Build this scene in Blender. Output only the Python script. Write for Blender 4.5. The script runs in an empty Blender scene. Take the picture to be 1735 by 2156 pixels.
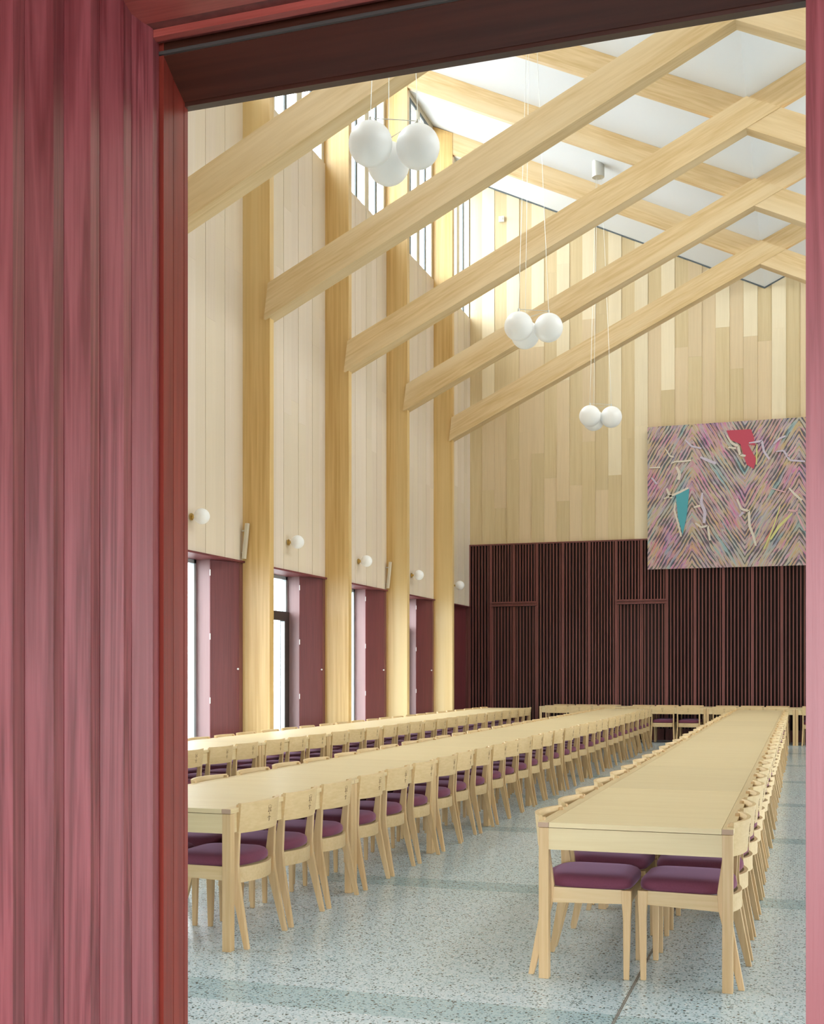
import bpy, bmesh, math, random
from mathutils import Vector, Matrix
random.seed(7)
scn = bpy.context.scene
PI = math.pi

# ---------------------------------------------------------------- camera, sky, light, exposure
CAM_H, TH, FPX, HY = 1.4643, 0.32, 2475.63, 1417.12
cam_d = bpy.data.cameras.new('camera')
cam_d.sensor_fit = 'HORIZONTAL'
cam_d.sensor_width = 36.0
cam_d.lens = 36.0 * FPX / 1735.0
cam_d.shift_y = (HY - 1078.0) / 1735.0
cam_d.clip_start = 0.05
cam_d.clip_end = 300
cam = bpy.data.objects.new('camera', cam_d)
scn.collection.objects.link(cam)
cam.location = (0, 0, CAM_H)
cam.rotation_euler = (PI / 2, 0, TH)
scn.camera = cam

SKY = 23.5
EXPOSURE = 0.0
scn.view_settings.view_transform = 'Standard'
scn.view_settings.look = 'None'
scn.view_settings.gamma = 1.0
scn.view_settings.use_curve_mapping = False
scn.view_settings.exposure = EXPOSURE
try:
    scn.cycles.max_bounces = 10
    scn.cycles.diffuse_bounces = 6
    scn.cycles.sample_clamp_indirect = 6.0
    scn.cycles.use_denoising = True
except Exception:
    pass

world = bpy.data.worlds.new('overcast_sky')
scn.world = world
world.use_nodes = True
wn = world.node_tree
wn.nodes.clear()
w_out = wn.nodes.new('ShaderNodeOutputWorld')
w_bg = wn.nodes.new('ShaderNodeBackground')
w_bg.inputs[0].default_value = (0.885, 0.95, 1.0, 1)
w_bg.inputs[1].default_value = SKY
wn.links.new(w_bg.outputs[0], w_out.inputs[0])

# room measures (metres), x across, y along the hall, z up
XM = -0.7478                    # centre line of the hall
XW, YW = -7.2546, 26.147        # left wall plane, far wall plane
XC = -6.85                      # front of the columns
YF = 2.86                       # inner face of the front wall
PITCH = 2.9295
T = [14.5325 + PITCH * (k - 3) for k in range(0, 7)]       # T[3] = 14.53 ... T[6] = 23.32
ZN = 9.686                      # ceiling valley
SL = 0.4834                     # slope of ceiling and rafters
SILL, HEAD = 9.633, 2.972
EAVE = ZN + SL * (XM - XW)
DARK_TOP = 4.41

def portal(name, loc, rot, sx, sy):
    d = bpy.data.lights.new(name, 'AREA')
    d.shape = 'RECTANGLE'
    d.size, d.size_y = sx, sy
    d.cycles.is_portal = True
    o = bpy.data.objects.new(name, d)
    scn.collection.objects.link(o)
    o.location = loc
    o.rotation_euler = rot
    return o

LY = YW - YF
for sgn, nm in ((-1, 'left'), (1, 'right')):
    xw = XM + sgn * (XM - XW) + sgn * 0.33
    ry = -PI / 2 if sgn < 0 else PI / 2
    portal('daylight_clerestory_' + nm, (xw, (YW + YF) / 2, (SILL + EAVE) / 2), (0, ry, 0), EAVE - SILL, LY)
    portal('daylight_windows_' + nm, (xw + sgn * .2, (YW + YF) / 2, HEAD / 2), (0, ry, 0), HEAD, LY)

portal('daylight_porch', (1.5, -5.05, 1.3), (PI / 2, 0, 0), 6.4, 3.0)

# ---------------------------------------------------------------- materials
def nt_new(name):
    m = bpy.data.materials.new(name)
    m.use_nodes = True
    nt = m.node_tree
    b = nt.nodes['Principled BSDF']
    return m, nt, b

def plain(name, col, rough=0.6, metal=0.0, spec=0.4, coat=0.0):
    m, nt, b = nt_new(name)
    b.inputs['Base Color'].default_value = (*col, 1)
    b.inputs['Roughness'].default_value = rough
    b.inputs['Metallic'].default_value = metal
    b.inputs['Specular IOR Level'].default_value = spec
    b.inputs['Coat Weight'].default_value = coat
    return m

def wood(name, c1, c2, axis='Z', fine=60.0, broad=3.0, rough=0.5, coat=0.0, coat_rough=0.3, bump=0.15, rnd=0.12,
         stretch=0.04, c3=None, spec=0.4, rot=0.0, island=False, fig=0.5, fw=2.2, rings=9.0):
    """procedural timber: fine grain lines plus broad figure, both stretched along one axis"""
    m, nt, b = nt_new(name)
    N, L = nt.nodes, nt.links
    tc = N.new('ShaderNodeTexCoord')
    oi = N.new('ShaderNodeObjectInfo')
    off = N.new('ShaderNodeVectorMath'); off.operation = 'SCALE'
    cmb = N.new('ShaderNodeCombineXYZ')
    rsrc = oi.outputs['Random']
    if island:
        rsrc = N.new('ShaderNodeNewGeometry').outputs['Random Per Island']
    for i in range(3):
        L.new(rsrc, cmb.inputs[i])
    L.new(cmb.outputs[0], off.inputs[0]); off.inputs['Scale'].default_value = 37.3
    add = N.new('ShaderNodeVectorMath'); add.operation = 'ADD'
    L.new(tc.outputs['Object'], add.inputs[0]); L.new(off.outputs[0], add.inputs[1])
    ax = 'XYZ'.index(axis)
    vec = add.outputs[0]
    if rot:
        vr_ = N.new('ShaderNodeVectorRotate'); vr_.rotation_type = 'Y_AXIS'; vr_.inputs['Angle'].default_value = rot
        L.new(vec, vr_.inputs['Vector']); vec = vr_.outputs[0]
    def mapped(scale):
        mp = N.new('ShaderNodeMapping')
        s = [scale] * 3
        s[ax] = scale * stretch
        mp.inputs['Scale'].default_value = s
        L.new(vec, mp.inputs['Vector'])
        return mp
    n1 = N.new('ShaderNodeTexNoise'); n1.inputs['Scale'].default_value = 1.0; n1.inputs['Detail'].default_value = 3
    L.new(mapped(fine).outputs[0], n1.inputs['Vector'])
    n2 = N.new('ShaderNodeTexNoise'); n2.inputs['Scale'].default_value = 1.0; n2.inputs['Detail'].default_value = 4
    n2.inputs['Distortion'].default_value = 0.6
    L.new(mapped(broad).outputs[0], n2.inputs['Vector'])
    # rings from the broad noise give the cathedral figure
    mul = N.new('ShaderNodeMath'); mul.operation = 'MULTIPLY'; mul.inputs[1].default_value = rings
    L.new(n2.outputs[0], mul.inputs[0])
    fr = N.new('ShaderNodeMath'); fr.operation = 'PINGPONG'; fr.inputs[1].default_value = 1.0
    L.new(mul.outputs[0], fr.inputs[0])
    a = N.new('ShaderNodeMath'); a.operation = 'MULTIPLY'; a.inputs[1].default_value = fig
    L.new(fr.outputs[0], a.inputs[0])
    s = N.new('ShaderNodeMath'); s.operation = 'ADD'
    n1c = N.new('ShaderNodeMath'); n1c.operation = 'MULTIPLY_ADD'; n1c.inputs[1].default_value = fw; n1c.inputs[2].default_value = -fw * .5 + (.5 - fig * .5)
    L.new(n1.outputs[0], n1c.inputs[0])
    L.new(n1c.outputs[0], s.inputs[0]); L.new(a.outputs[0], s.inputs[1])
    mix = N.new('ShaderNodeMix'); mix.data_type = 'RGBA'
    mix.inputs['A'].default_value = (*c1, 1); mix.inputs['B'].default_value = (*c2, 1)
    s.use_clamp = True
    L.new(s.outputs[0], mix.inputs['Factor'])
    last = mix.outputs['Result']
    if c3:
        n3 = N.new('ShaderNodeTexNoise'); n3.inputs['Scale'].default_value = 1.0; n3.inputs['Detail'].default_value = 2
        L.new(mapped(broad * 0.6).outputs[0], n3.inputs['Vector'])
        r3 = N.new('ShaderNodeMapRange'); r3.inputs['From Min'].default_value = 0.45; r3.inputs['From Max'].default_value = 0.7
        L.new(n3.outputs[0], r3.inputs['Value'])
        m3 = N.new('ShaderNodeMix'); m3.data_type = 'RGBA'
        L.new(r3.outputs[0], m3.inputs['Factor']); L.new(last, m3.inputs['A']); m3.inputs['B'].default_value = (*c3, 1)
        last = m3.outputs['Result']
    hsv = N.new('ShaderNodeHueSaturation')
    vr = N.new('ShaderNodeMapRange'); vr.inputs['To Min'].default_value = 1 - rnd; vr.inputs['To Max'].default_value = 1 + rnd
    L.new(rsrc, vr.inputs['Value']); L.new(vr.outputs[0], hsv.inputs['Value'])
    L.new(last, hsv.inputs['Color'])
    L.new(hsv.outputs[0], b.inputs['Base Color'])
    b.inputs['Roughness'].default_value = rough
    b.inputs['Specular IOR Level'].default_value = spec
    b.inputs['Coat Weight'].default_value = coat
    b.inputs['Coat Roughness'].default_value = coat_rough
    if bump:
        bp = N.new('ShaderNodeBump'); bp.inputs['Strength'].default_value = bump; bp.inputs['Distance'].default_value = 0.002
        L.new(n1.outputs[0], bp.inputs['Height']); L.new(bp.outputs[0], b.inputs['Normal'])
    return m

def terrazzo():
    m, nt, b = nt_new('terrazzo')
    N, L = nt.nodes, nt.links
    tc = N.new('ShaderNodeTexCoord')
    def chips(scale, lo, hi):
        v = N.new('ShaderNodeTexVoronoi'); v.inputs['Scale'].default_value = scale; v.inputs['Randomness'].default_value = 1.0
        L.new(tc.outputs['Object'], v.inputs['Vector'])
        sep = N.new('ShaderNodeSeparateColor'); L.new(v.outputs['Color'], sep.inputs[0])
        return v, sep
    v1, s1 = chips(62, 0, 1)
    v2, s2 = chips(150, 0, 1)
    ramp = N.new('ShaderNodeValToRGB')
    cr = ramp.color_ramp; cr.interpolation = 'CONSTANT'
    cols = [(0, (.045, .065, .065)), (.07, (.20, .25, .25)), (.17, (0.565, 0.667, 0.720)), (.36, (0.475, 0.598, 0.660)),
            (.62, (0.678, 0.747, 0.780)), (.86, (0.395, 0.529, 0.588)), (.95, (0.836, 0.851, 0.840))]
    cr.elements[0].position = 0; cr.elements[0].color = (*cols[0][1], 1)
    cr.elements[1].position = cols[1][0]; cr.elements[1].color = (*cols[1][1], 1)
    for p, c in cols[2:]:
        e = cr.elements.new(p); e.color = (*c, 1)
    L.new(s1.outputs[0], ramp.inputs[0])
    ramp2 = N.new('ShaderNodeValToRGB')
    c2 = ramp2.color_ramp; c2.interpolation = 'CONSTANT'
    c2.elements[0].color = (.10, .13, .13, 1); c2.elements[1].position = .10; c2.elements[1].color = (0.565, 0.667, 0.720, 1)
    e = c2.elements.new(.55); e.color = (0.655, 0.736, 0.780, 1)
    L.new(s2.outputs[1], ramp2.inputs[0])
    # cement between the chips
    gt = N.new('ShaderNodeMath'); gt.operation = 'GREATER_THAN'; gt.inputs[1].default_value = 0.42
    L.new(v1.outputs['Distance'], gt.inputs[0])
    mx = N.new('ShaderNodeMix'); mx.data_type = 'RGBA'
    L.new(gt.outputs[0], mx.inputs['Factor']); L.new(ramp.outputs[0], mx.inputs['A']); L.new(ramp2.outputs[0], mx.inputs['B'])
    n = N.new('ShaderNodeTexNoise'); n.inputs['Scale'].default_value = 0.55; n.inputs['Detail'].default_value = 2
    L.new(tc.outputs['Object'], n.inputs['Vector'])
    mr = N.new('ShaderNodeMapRange'); mr.inputs['From Min'].default_value = .35; mr.inputs['From Max'].default_value = .65
    L.new(n.outputs[0], mr.inputs['Value'])
    tint = N.new('ShaderNodeMix'); tint.data_type = 'RGBA'; tint.blend_type = 'MULTIPLY'
    tint.inputs['Factor'].default_value = 1.0
    tc2 = N.new('ShaderNodeMix'); tc2.data_type = 'RGBA'
    tc2.inputs['A'].default_value = (.93, .99, .98, 1); tc2.inputs['B'].default_value = (1.0, 1.0, .99, 1)
    L.new(mr.outputs[0], tc2.inputs['Factor'])
    L.new(mx.outputs['Result'], tint.inputs['A']); L.new(tc2.outputs['Result'], tint.inputs['B'])
    # slightly darker bands across the hall, one per roof bay
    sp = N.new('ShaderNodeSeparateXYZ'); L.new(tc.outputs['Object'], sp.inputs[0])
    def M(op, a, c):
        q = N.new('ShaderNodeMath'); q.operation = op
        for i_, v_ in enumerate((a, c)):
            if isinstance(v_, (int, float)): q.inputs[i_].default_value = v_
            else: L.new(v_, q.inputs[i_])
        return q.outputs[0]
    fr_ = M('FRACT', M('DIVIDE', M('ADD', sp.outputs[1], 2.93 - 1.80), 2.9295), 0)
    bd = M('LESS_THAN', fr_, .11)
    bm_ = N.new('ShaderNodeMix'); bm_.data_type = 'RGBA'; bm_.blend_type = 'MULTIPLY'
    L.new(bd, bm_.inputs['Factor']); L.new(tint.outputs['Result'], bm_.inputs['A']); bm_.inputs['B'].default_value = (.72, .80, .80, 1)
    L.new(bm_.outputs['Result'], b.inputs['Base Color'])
    b.inputs['Roughness'].default_value = 0.22
    b.inputs['Specular IOR Level'].default_value = 0.5
    return m

def glass_mat(nm='window_glass', k=1.0):
    m = bpy.data.materials.new(nm); m.use_nodes = True
    nt = m.node_tree; nt.nodes.clear()
    o = nt.nodes.new('ShaderNodeOutputMaterial'); mx = nt.nodes.new('ShaderNodeMixShader')
    t = nt.nodes.new('ShaderNodeBsdfTransparent'); g = nt.nodes.new('ShaderNodeBsdfGlossy')
    lw = nt.nodes.new('ShaderNodeLayerWeight'); lw.inputs['Blend'].default_value = 0.5
    p5 = nt.nodes.new('ShaderNodeMath'); p5.operation = 'POWER'; p5.inputs[1].default_value = 5.0
    f = nt.nodes.new('ShaderNodeMath'); f.operation = 'MULTIPLY_ADD'; f.inputs[1].default_value = .95; f.inputs[2].default_value = .04
    nt.links.new(lw.outputs['Facing'], p5.inputs[0]); nt.links.new(p5.outputs[0], f.inputs[0])
    t.inputs[0].default_value = (.97 * k, .985 * k, .98 * k, 1); g.inputs['Roughness'].default_value = 0.02
    nt.links.new(f.outputs[0], mx.inputs[0]); nt.links.new(t.outputs[0], mx.inputs[1]); nt.links.new(g.outputs[0], mx.inputs[2])
    nt.links.new(mx.outputs[0], o.inputs[0])
    return m

def fabric(name, c1, c2):
    m, nt, b = nt_new(name)
    N, L = nt.nodes, nt.links
    tc = N.new('ShaderNodeTexCoord'); n = N.new('ShaderNodeTexNoise'); n.inputs['Scale'].default_value = 240
    n.inputs['Detail'].default_value = 2
    L.new(tc.outputs['Object'], n.inputs['Vector'])
    mx = N.new('ShaderNodeMix'); mx.data_type = 'RGBA'
    mx.inputs['A'].default_value = (*c1, 1); mx.inputs['B'].default_value = (*c2, 1)
    L.new(n.outputs[0], mx.inputs['Factor']); L.new(mx.outputs['Result'], b.inputs['Base Color'])
    b.inputs['Roughness'].default_value = 0.9
    b.inputs['Sheen Weight'].default_value = 0.35
    b.inputs['Sheen Roughness'].default_value = 0.4
    b.inputs['Sheen Tint'].default_value = (.8, .5, .75, 1)
    b.inputs['Specular IOR Level'].default_value = 0.2
    bp = N.new('ShaderNodeBump'); bp.inputs['Strength'].default_value = .25; bp.inputs['Distance'].default_value = .001
    L.new(n.outputs[0], bp.inputs['Height']); L.new(bp.outputs[0], b.inputs['Normal'])
    return m

def tapestry_mat(xs):
    """woven chevrons: diagonal bands of many colours crossed by thin dark lines"""
    m, nt, b = nt_new('tapestry_weave')
    N, L = nt.nodes, nt.links
    def M(op, a, c=None, d=None):
        n = N.new('ShaderNodeMath'); n.operation = op
        for i, v in enumerate((a, c, d)):
            if v is None: continue
            if isinstance(v, (int, float)): n.inputs[i].default_value = v
            else: L.new(v, n.inputs[i])
        return n.outputs[0]
    tc = N.new('ShaderNodeTexCoord'); sp = N.new('ShaderNodeSeparateXYZ')
    L.new(tc.outputs['Object'], sp.inputs[0])
    X, Z = sp.outputs[0], sp.outputs[2]
    # zigzag: distance from the chevron spines, spaced 0.92 m
    zz = M('PINGPONG', M('ADD', X, 22.0 - xs), 1.1)
    nz = N.new('ShaderNodeTexNoise'); nz.inputs['Scale'].default_value = 1.6; nz.inputs['Detail'].default_value = 3
    L.new(tc.outputs['Object'], nz.inputs['Vector'])
    wob = M('MULTIPLY', M('SUBTRACT', nz.outputs[0], .5), .22)
    u = M('ADD', M('ADD', M('MULTIPLY', zz, 1.65), Z), wob)          # constant along a chevron stripe
    # colour of the stripes
    wn1 = N.new('ShaderNodeTexNoise'); wn1.inputs['Scale'].default_value = 1.0; wn1.inputs['Detail'].default_value = 2.5
    cb = N.new('ShaderNodeCombineXYZ')
    L.new(M('MULTIPLY', u, 5.0), cb.inputs[0]); L.new(M('MULTIPLY', X, 1.3), cb.inputs[1]); L.new(M('MULTIPLY', Z, .7), cb.inputs[2])
    L.new(cb.outputs[0], wn1.inputs['Vector'])
    rp = N.new('ShaderNodeValToRGB'); cr = rp.color_ramp; cr.interpolation = 'LINEAR'
    pal = [(.24, (.05, .14, .20)), (.32, (.22, .42, .46)), (.39, (.46, .44, .42)), (.44, (.52, .36, .14)), (.47, (.52, .47, .42)),
           (.50, (.60, .18, .36)), (.53, (.50, .50, .46)), (.57, (.26, .16, .32)), (.61, (.60, .40, .16)), (.66, (.55, .30, .40)), (.72, (.68, .15, .12)), (.80, (.42, .10, .38))]
    cr.elements[0].position = pal[0][0]; cr.elements[0].color = (*pal[0][1], 1)
    cr.elements[1].position = pal[1][0]; cr.elements[1].color = (*pal[1][1], 1)
    for p, c in pal[2:]:
        e = cr.elements.new(p); e.color = (*c, 1)
    L.new(wn1.outputs[0], rp.inputs[0])
    # big soft patches of pink, violet and blue
    n2 = N.new('ShaderNodeTexNoise'); n2.inputs['Scale'].default_value = 1.35; n2.inputs['Detail'].default_value = 2
    L.new(tc.outputs['Object'], n2.inputs['Vector'])
    rp2 = N.new('ShaderNodeValToRGB'); c2 = rp2.color_ramp
    pal2 = [(.3, (.18, .40, .48)), (.42, (.48, .44, .42)), (.52, (.50, .40, .28)), (.60, (.55, .20, .40)), (.70, (.34, .16, .36))]
    c2.elements[0].position = pal2[0][0]; c2.elements[0].color = (*pal2[0][1], 1)
    c2.elements[1].position = pal2[1][0]; c2.elements[1].color = (*pal2[1][1], 1)
    for p, c in pal2[2:]:
        e = c2.elements.new(p); e.color = (*c, 1)
    L.new(n2.outputs[0], rp2.inputs[0])
    mx = N.new('ShaderNodeMix'); mx.data_type = 'RGBA'; mx.inputs['Factor'].default_value = .34
    L.new(rp.outputs[0], mx.inputs['A']); L.new(rp2.outputs[0], mx.inputs['B'])
    # thin dark woven lines following the chevrons
    ln = M('PINGPONG', M('MULTIPLY', u, 15.0), 1.0)
    n3 = N.new('ShaderNodeTexNoise'); n3.inputs['Scale'].default_value = 3.4; n3.inputs['Detail'].default_value = 3
    cb3 = N.new('ShaderNodeVectorMath'); cb3.operation = 'ADD'; cb3.inputs[1].default_value = (3.1, 4.7, 9.2)
    L.new(tc.outputs['Object'], cb3.inputs[0]); L.new(cb3.outputs[0], n3.inputs['Vector'])
    thr = M('MULTIPLY', M('SUBTRACT', n3.outputs[0], .40), 2.6)
    line = M('LESS_THAN', ln, thr)
    mx2 = N.new('ShaderNodeMix'); mx2.data_type = 'RGBA'
    L.new(M('MULTIPLY', line, .78), mx2.inputs['Factor']); L.new(mx.outputs['Result'], mx2.inputs['A'])
    mx2.inputs['B'].default_value = (.055, .07, .09, 1)
    L.new(mx2.outputs['Result'], b.inputs['Base Color'])
    b.inputs['Roughness'].default_value = .95
    b.inputs['Specular IOR Level'].default_value = .15
    bp = N.new('ShaderNodeBump'); bp.inputs['Strength'].default_value = .3; bp.inputs['Distance'].default_value = .01
    L.new(ln, bp.inputs['Height']); L.new(bp.outputs[0], b.inputs['Normal'])
    return m

MAT = {}
MAT['oakX'] = wood('oak_grain_across', (.70, .57, .33), (.66, .52, .29), 'X', 70, 4, .5, coat=.08, rnd=.05)
MAT['oakY'] = wood('oak_grain_along', (.68, .53, .30), (.60, .45, .23), 'Y', 70, 4, .5, coat=.08, rnd=.05)
MAT['oakZ'] = wood('oak_grain_upright', (.64, .45, .24), (.55, .36, .165), 'Z', 70, 4, .5, coat=.08, rnd=.05)
MAT['oakBack'] = wood('oak_backrest', (.65, .475, .25), (.575, .405, .195), 'Y', 70, 4, .5, coat=.08, rnd=.05)
MAT['oakFrame'] = wood('oak_seat_rail', (.66, .49, .27), (.59, .42, .21), 'X', 70, 4, .5, coat=.08, rnd=.05)
MAT['oakEnd'] = plain('oak_end_grain', (.46, .31, .21), .6)
MAT['glulamZ'] = wood('glulam_upright', (.68, .46, .19), (.54, .33, .105), 'Z', 26, 4, .42, coat=.25, rnd=.03, stretch=.03, c3=(.70, .52, .25))
RA = math.atan(SL)
for nm_, rr_ in (('glulamUp', RA), ('glulamDn', -RA)):
    MAT[nm_] = wood(nm_, (.70, .52, .29), (.58, .40, .19), 'X', 34, 5, .48, coat=.1, rnd=.05, stretch=.06, c3=(.73, .57, .35), rot=rr_)
MAT['ceiling'] = plain('white_ceiling_panel', (.70, .72, .74), .8)
MAT['wallL'] = [wood('pale_board_a', (.68, .575, .46), (.64, .535, .42), 'Z', 30, 2.4, .5, rnd=.035, bump=.05, island=True),
                wood('pale_board_b', (.70, .60, .49), (.67, .565, .455), 'Z', 30, 2.4, .5, rnd=.035, bump=.05, island=True),
                wood('pale_board_c', (.67, .57, .44), (.65, .55, .42), 'Z', 30, 2.4, .5, rnd=.035, bump=.05, island=True)]
MAT['wallF'] = [wood('far_board_pale', (.80, .69, .49), (.76, .65, .45), 'Z', 30, 2.4, .5, rnd=.035, bump=.05, island=True),
                wood('far_board_tan', (.66, .53, .32), (.60, .47, .27), 'Z', 30, 2.4, .5, rnd=.035, bump=.05, island=True),
                wood('far_board_mid', (.71, .56, .36), (.66, .52, .33), 'Z', 30, 2.4, .5, rnd=.035, bump=.05, island=True)]
MAT['slat'] = wood('dark_red_slat', (.20, .066, .056), (.13, .042, .035), 'Z', 40, 4, .5, coat=.15, rnd=0)
MAT['slatpost'] = wood('dark_red_post', (.19, .060, .053), (.14, .044, .038), 'Z', 40, 4, .5, coat=.15, rnd=0)
MAT['slatback'] = plain('dark_backing_board', (.018, .008, .007), .8)
MAT['redpanel'] = wood('red_stained_panel', (.155, .030, .034), (.115, .022, .026), 'Z', 45, 3, .5, coat=.1, rnd=.12)
MAT['pinkpanel'] = wood('pale_red_jamb', (.27, .165, .165), (.25, .145, .147), 'Z', 45, 3, .5, coat=.15, rnd=0)  # jamb colour, paler and greyer than the shutter panel
MAT['redboard'] = wood('red_stained_board', (.34, .082, .096), (.17, .024, .030), 'Z', 130, 8, .45, coat=.28, coat_rough=.40, bump=.35, rnd=.10, stretch=.045, c3=(.27, .066, .072), island=True, fig=1.0, fw=1.2, rings=15.0)
MAT['redboardX'] = wood('red_stained_soffit', (.42, .095, .075), (.30, .055, .042), 'X', 120, 6, .42, coat=.4, bump=.3, rnd=0, stretch=.035)
MAT['brown'] = wood('dark_brown_lintel', (.060, .018, .010), (.036, .011, .006), 'X', 60, 4, .35, coat=.3, rnd=0)
MAT['redframe'] = wood('red_brown_frame', (.24, .036, .022), (.17, .024, .015), 'Z', 60, 4, .5, coat=.22, coat_rough=.25, rnd=0, spec=.2)
MAT['gasket'] = plain('grey_gasket', (.06, .055, .05), .5)
MAT['black'] = plain('black_gap', (.006, .005, .005), .9)
MAT['darkmetal'] = plain('dark_metal_frame', (.035, .022, .018), .45)
MAT['alu'] = plain('grey_metal_frame', (.38, .42, .43), .4, metal=.3)
MAT['cler'] = plain('blue_grey_mullion', (.12, .14, .15), .5)
MAT['fin'] = wood('pale_timber_fin', (.62, .56, .44), (.58, .52, .40), 'Z', 30, 2, .5, rnd=0)
MAT['opal'] = plain('opal_glass', (.88, .88, .87), .35, spec=.5)
MAT['brass'] = plain('brass', (.62, .44, .16), .35, metal=.9)
MAT['steel'] = plain('pale_steel', (.60, .60, .56), .35, metal=.5)
MAT['white'] = plain('white_plastic', (.78, .78, .76), .5)
MAT['cushion'] = fabric('plum_wool', (.135, .036, .060), (.19, .055, .088))
MAT['glass'] = glass_mat('window_glass', .74)
MAT['glass_high'] = glass_mat('high_window_glass', .745)
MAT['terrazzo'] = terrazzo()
MAT['paving'] = plain('grey_paving', (.36, .35, .34), .8)
MAT['render'] = plain('pale_outer_wall', (.42, .40, .37), .8)
MAT['engrave'] = plain('engraved_mark', (.17, .10, .05), .8)
MAT['slot'] = plain('floor_joint', (.20, .17, .14), .5)

# ---------------------------------------------------------------- helpers
class MB:
    """collects shapes and links them as one mesh object"""
    def __init__(self):
        self.v, self.f, self.mi, self.sm = [], [], [], []
    def face(self, idx, mi=0, smooth=False):
        self.f.append(tuple(idx)); self.mi.append(mi); self.sm.append(smooth)
    def box(self, x0, x1, y0, y1, z0, z1, mi=0):
        x0, x1 = min(x0, x1), max(x0, x1); y0, y1 = min(y0, y1), max(y0, y1); z0, z1 = min(z0, z1), max(z0, z1)
        b = len(self.v)
        self.v += [(x0, y0, z0), (x1, y0, z0), (x1, y1, z0), (x0, y1, z0), (x0, y0, z1), (x1, y0, z1), (x1, y1, z1), (x0, y1, z1)]
        for q in ((0, 3, 2, 1), (4, 5, 6, 7), (0, 1, 5, 4), (1, 2, 6, 5), (2, 3, 7, 6), (3, 0, 4, 7)):
            self.face([b + i for i in q], mi)
        return self
    def hexa(self, bottom, top, mi=0, smooth=False):
        """two loops with the same count, joined and capped"""
        b = len(self.v); n = len(bottom)
        self.v += [tuple(p) for p in bottom] + [tuple(p) for p in top]
        self.face([b + i for i in range(n)][::-1], mi)
        self.face([b + n + i for i in range(n)], mi)
        for i in range(n):
            j = (i + 1) % n
            self.face((b + i, b + j, b + n + j, b + n + i), mi, smooth)
        return self
    def prism(self, poly, z0, z1, mi=0):
        return self.hexa([(x, y, z0) for x, y in poly], [(x, y, z1) for x, y in poly], mi)
    def loft(self, rings, mi=0, smooth=True, cap=True):
        b = len(self.v); n = len(rings[0])
        for r in rings: self.v += [tuple(p) for p in r]
        for k in range(len(rings) - 1):
            for i in range(n):
                j = (i + 1) % n
                self.face((b + k * n + i, b + k * n + j, b + (k + 1) * n + j, b + (k + 1) * n + i), mi, smooth)
        if cap:
            self.face([b + i for i in range(n)][::-1], mi)
            self.face([b + (len(rings) - 1) * n + i for i in range(n)], mi)
        return self
    def sphere(self, c, r, seg=32, rings=20, mi=0, z_lo=-1.0):
        b = len(self.v); cx, cy, cz = c
        for k in range(rings + 1):
            a = PI * k / rings
            for i in range(seg):
                t = 2 * PI * i / seg
                self.v.append((cx + r * math.sin(a) * math.cos(t), cy + r * math.sin(a) * math.sin(t), cz + r * math.cos(a)))
        for k in range(rings):
            for i in range(seg):
                j = (i + 1) % seg
                self.face((b + k * seg + i, b + (k + 1) * seg + i, b + (k + 1) * seg + j, b + k * seg + j), mi, True)
        return self
    def tube(self, p0, p1, r, n=10, mi=0, r1=None):
        p0, p1 = Vector(p0), Vector(p1); d = (p1 - p0).normalized()
        u = d.orthogonal().normalized(); w = d.cross(u)
        r1 = r if r1 is None else r1
        R = [[p + (u * math.cos(2 * PI * i / n) + w * math.sin(2 * PI * i / n)) * rr for i in range(n)] for p, rr in ((p0, r), (p1, r1))]
        return self.loft(R, mi)
    def build(self, name, mats, parent=None, origin=None, bevel=0.0):
        me = bpy.data.meshes.new(name)
        v = self.v
        if origin is not None:
            v = [(a - origin[0], b - origin[1], c - origin[2]) for a, b, c in v]
        me.from_pydata(v, [], self.f)
        for m in (mats if isinstance(mats, (list, tuple)) else [mats]): me.materials.append(m)
        me.polygons.foreach_set('material_index', self.mi)
        me.polygons.foreach_set('use_smooth', self.sm)
        bm = bmesh.new(); bm.from_mesh(me)
        bmesh.ops.remove_doubles(bm, verts=bm.verts, dist=1e-6)
        bmesh.ops.recalc_face_normals(bm, faces=bm.faces)
        bm.to_mesh(me); bm.free(); me.update()
        if any(self.sm): me.set_sharp_from_angle(angle=0.75)
        o = bpy.data.objects.new(name, me)
        scn.collection.objects.link(o)
        if origin is not None and parent is None: o.location = origin
        if parent is not None: o.parent = parent
        if bevel:
            md = o.modifiers.new('soft_edges', 'BEVEL'); md.width = bevel; md.segments = 2; md.limit_method = 'ANGLE'
        return o

def empty(name, loc=(0, 0, 0), rz=0.0):
    o = bpy.data.objects.new(name, None)
    o.empty_display_size = .2
    scn.collection.objects.link(o); o.location = loc; o.rotation_euler = (0, 0, rz)
    return o

def tag(o, label=None, cat=None, group=None, kind=None):
    if label: o['label'] = label
    if cat: o['category'] = cat
    if group: o['group'] = group
    if kind: o['kind'] = kind
    return o

def copy_tree(o, parent=None):
    c = o.copy(); scn.collection.objects.link(c)
    if parent is not None: c.parent = parent
    for ch in o.children: copy_tree(ch, c)
    return c

ORD = ['', 'first', 'second', 'third', 'fourth', 'fifth', 'sixth', 'seventh', 'eighth', 'ninth', 'tenth', 'eleventh', 'twelfth',
       'thirteenth', 'fourteenth', 'fifteenth', 'sixteenth', 'seventeenth', 'eighteenth', 'nineteenth', 'twentieth',
       'twenty-first', 'twenty-second', 'twenty-third', 'twenty-fourth', 'twenty-fifth', 'twenty-sixth', 'twenty-seventh',
       'twenty-eighth', 'twenty-ninth', 'thirtieth']

def mx(x, side):                     # mirror across the hall's centre line for the right side
    return x if side < 0 else 2 * XM - x

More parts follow.
